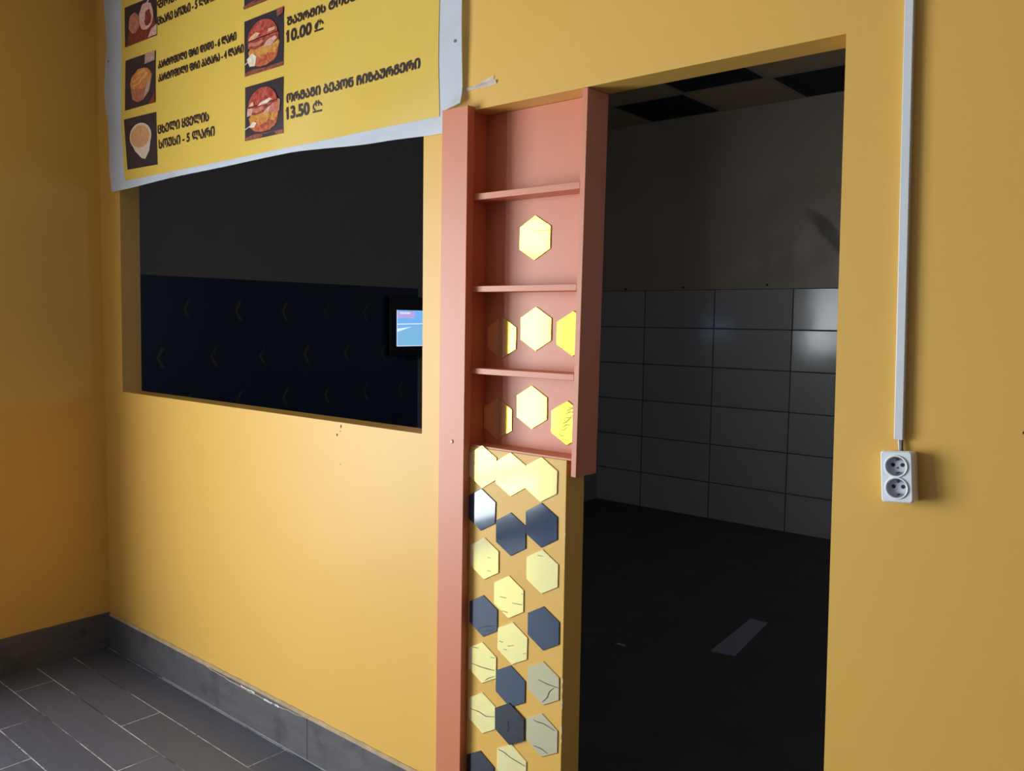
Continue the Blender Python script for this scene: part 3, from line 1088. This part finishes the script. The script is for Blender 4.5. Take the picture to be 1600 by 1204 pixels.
def loft(loops):
    """loops of equal length of (x, y, z)"""
    bm = bmesh.new()
    rings = [[bm.verts.new(p) for p in lp] for lp in loops]
    m = len(rings[0])
    for a, b in zip(rings, rings[1:]):
        for i in range(m):
            bm.faces.new((a[i], a[(i + 1) % m], b[(i + 1) % m], b[i]))
    return bm, rings


# back box
bm, rg = loft([[(x, 0.0, z) for x, z in rrect(SW * 0.97, SH * 0.97, 0.004)], [(x, -SD * 0.62, z) for x, z in rrect(SW * 0.97, SH * 0.97, 0.004)]])
bm.faces.new(rg[0])
bm.faces.new(rg[1])
local('back_box', bm, M['socket_white'], sk)
# front plate with two round openings
ZC = (0.0200, -0.0208)
RO = 0.0193
y1, y2, y3 = -SD * 0.62, -SD * 0.90, -SD
bm, rg = loft([[(x, y1, z) for x, z in rrect(SW, SH, 0.005)], [(x, y2, z) for x, z in rrect(SW, SH, 0.006)], [(x, y3, z) for x, z in rrect(SW - 0.005, SH - 0.005, 0.005)]])
bm.faces.new(rg[0])
edges = [e for e in bm.edges if all(abs(v.co.y - y3) < 1e-7 for v in e.verts)]
for zc in ZC:
    vs = [bm.verts.new((RO * math.cos(t), y3, zc + RO * math.sin(t))) for t in [2 * math.pi * i / 32 for i in range(32)]]
    edges += [bm.edges.new((vs[i], vs[(i + 1) % 32])) for i in range(32)]
bmesh.ops.triangle_fill(bm, use_beauty=True, use_dissolve=False, edges=edges)
kill = [f for f in bm.faces if all(abs(v.co.y - y3) < 1e-7 for v in f.verts)
        and any(math.hypot(f.calc_center_median().x, f.calc_center_median().z - zc) < RO * 0.93
                and all(math.hypot(v.co.x, v.co.z - zc) < RO * 1.01 for v in f.verts) for zc in ZC)]
bmesh.ops.delete(bm, geom=kill, context='FACES_ONLY')
local('front_plate', bm, M['socket_white'], sk)
for q, zc in enumerate(ZC):
    prof = [(RO + 0.0016, y3 - 0.0001), (RO + 0.0016, y3 - 0.0022), (RO + 0.0004, y3 - 0.0028), (RO - 0.0012, y3 - 0.0018), (RO - 0.0018, y3 + 0.010), (0.0001, y3 + 0.0104)]
    bm, rg = loft([[(r * math.cos(t), y, zc + r * math.sin(t)) for t in [2 * math.pi * i / 40 for i in range(40)]] for r, y in prof[:4]])
    local('socket_rim', bm, M['socket_white'], sk, smooth=True)
    bm, rg = loft([[(r * math.cos(t), y, zc + r * math.sin(t)) for t in [2 * math.pi * i / 40 for i in range(40)]] for r, y in prof[3:]])
    ins = local('socket_insert', bm, M['recess_shade'], sk)
    yb = y3 + 0.0100
    for s in (-1, 1):
        bm = bmesh.new()
        tube(bm, [(s * 0.0085, yb - 0.0003, zc + 0.0020), (s * 0.0085, yb + 0.0002, zc + 0.0020)], 0.0038, 16)
        h = local('contact_hole', bm, M['hole'], ins)
    bm = bmesh.new()
    zz = zc - 0.0035 if q == 0 else zc + 0.0105
    tube(bm, [(0.0, yb - 0.0004, zz), (0.0, yb + 0.0002, zz)], 0.0019, 12)
    local('fixing_screw', bm, M['contact'], ins)
    for s in (-1, 1):
        bm = bmesh.new()
        z0 = zc + s * 0.0125
        box(bm, -0.0028, 0.0028, yb - 0.0075, yb, z0 - 0.0018, z0 + 0.0018, bev=0.0005)
        box(bm, -0.0010, 0.0010, yb - 0.0085, yb - 0.0005, z0 + s * 0.0012 - 0.0008, z0 + s * 0.0012 + 0.0008)
        local('earth_clip', bm, M['contact'], ins)

# ------------------------------------------------------------------ things in the dark back room
mon = empty('monitor', (-4.05, 2.2, 1.29), 'small lit screen in a black case on the navy wall behind the hatch', 'monitor')
bm = bmesh.new()
box(bm, XBL + 0.0085, -4.062, 1.88, 2.60, 1.285, 1.667, bev=0.004)
link('monitor_case', bm, M['black'], mon)
sx = -4.0612
bm = bmesh.new()


def scr(pts, mi, k):
    f = bm.faces.new([bm.verts.new((sx + 0.0001 * k, y, z)) for y, z in pts])
    f.material_index = mi


scr([(1.937, 1.349), (2.54, 1.349), (2.54, 1.581), (1.937, 1.581)], 0, 0)
scr([(1.945, 1.53), (2.09, 1.53), (2.10, 1.572), (1.945, 1.572)], 1, 1)
scr([(1.937, 1.349), (2.54, 1.349), (2.54, 1.50), (2.16, 1.485), (2.06, 1.47), (1.99, 1.45), (1.937, 1.43)], 2, 2)
scr([(1.937, 1.44), (2.0, 1.457), (2.07, 1.475), (2.0, 1.468), (1.937, 1.462)], 3, 3)
scr([(1.937, 1.488), (2.16, 1.492), (2.16, 1.498), (1.937, 1.494)], 3, 4)
random.seed(3)
yy = 1.965
for i in range(6):
    wd = random.uniform(0.008, 0.014)
    scr([(yy, 1.556), (yy + wd, 1.556), (yy + wd, 1.568), (yy, 1.568)], 3, 5)
    yy += wd + 0.005
scr([(1.937, 1.349), (2.54, 1.349), (2.54, 1.353), (1.937, 1.353)], 3, 6)
scr([(1.937, 1.349), (1.942, 1.349), (1.942, 1.581), (1.937, 1.581)], 3, 7)
link('screen', bm, [emit('screen_sky_blue', srgb(120, 185, 250), 1.0), emit('screen_pink_band', srgb(190, 170, 235), 1.0), emit('screen_hill_blue', srgb(130, 190, 232), 1.0), emit('screen_white', srgb(225, 240, 255), 1.1)], mon)
bm = bmesh.new()
box(bm, XBL + 0.0085, -4.02, 2.04, 2.60, 1.272, 1.280, bev=0.002)
link('ledge', bm, M['black'], mon)

bm = bmesh.new()
vs = [(-1.755, 1.82), (-1.647, 1.848), (-1.712, 2.356), (-1.802, 2.348)]
a = [bm.verts.new((x, y, 0.0005)) for x, y in vs]
b = [bm.verts.new((x, y, 0.0075)) for x, y in vs]
bm.faces.new(a[::-1])
f = bm.faces.new(b)
for i in range(4):
    bm.faces.new((a[i], a[(i + 1) % 4], b[(i + 1) % 4], b[i]))
bmesh.ops.bevel(bm, geom=list(f.edges), offset=0.002, segments=2, affect='EDGES')
tag(link('loose_board', bm, M['board_grey']), 'pale grey loose strip of board lying on the dark floor beyond the doorway', 'board')
bm = bmesh.new()
box(bm, -2.13, -2.085, 1.59, 1.612, 0.0005, 0.007, bev=0.002)
o = link('litter_scrap', bm, M['board_grey'])
tag(o, 'tiny pale scrap of litter on the dark floor, left of the loose board', 'litter')
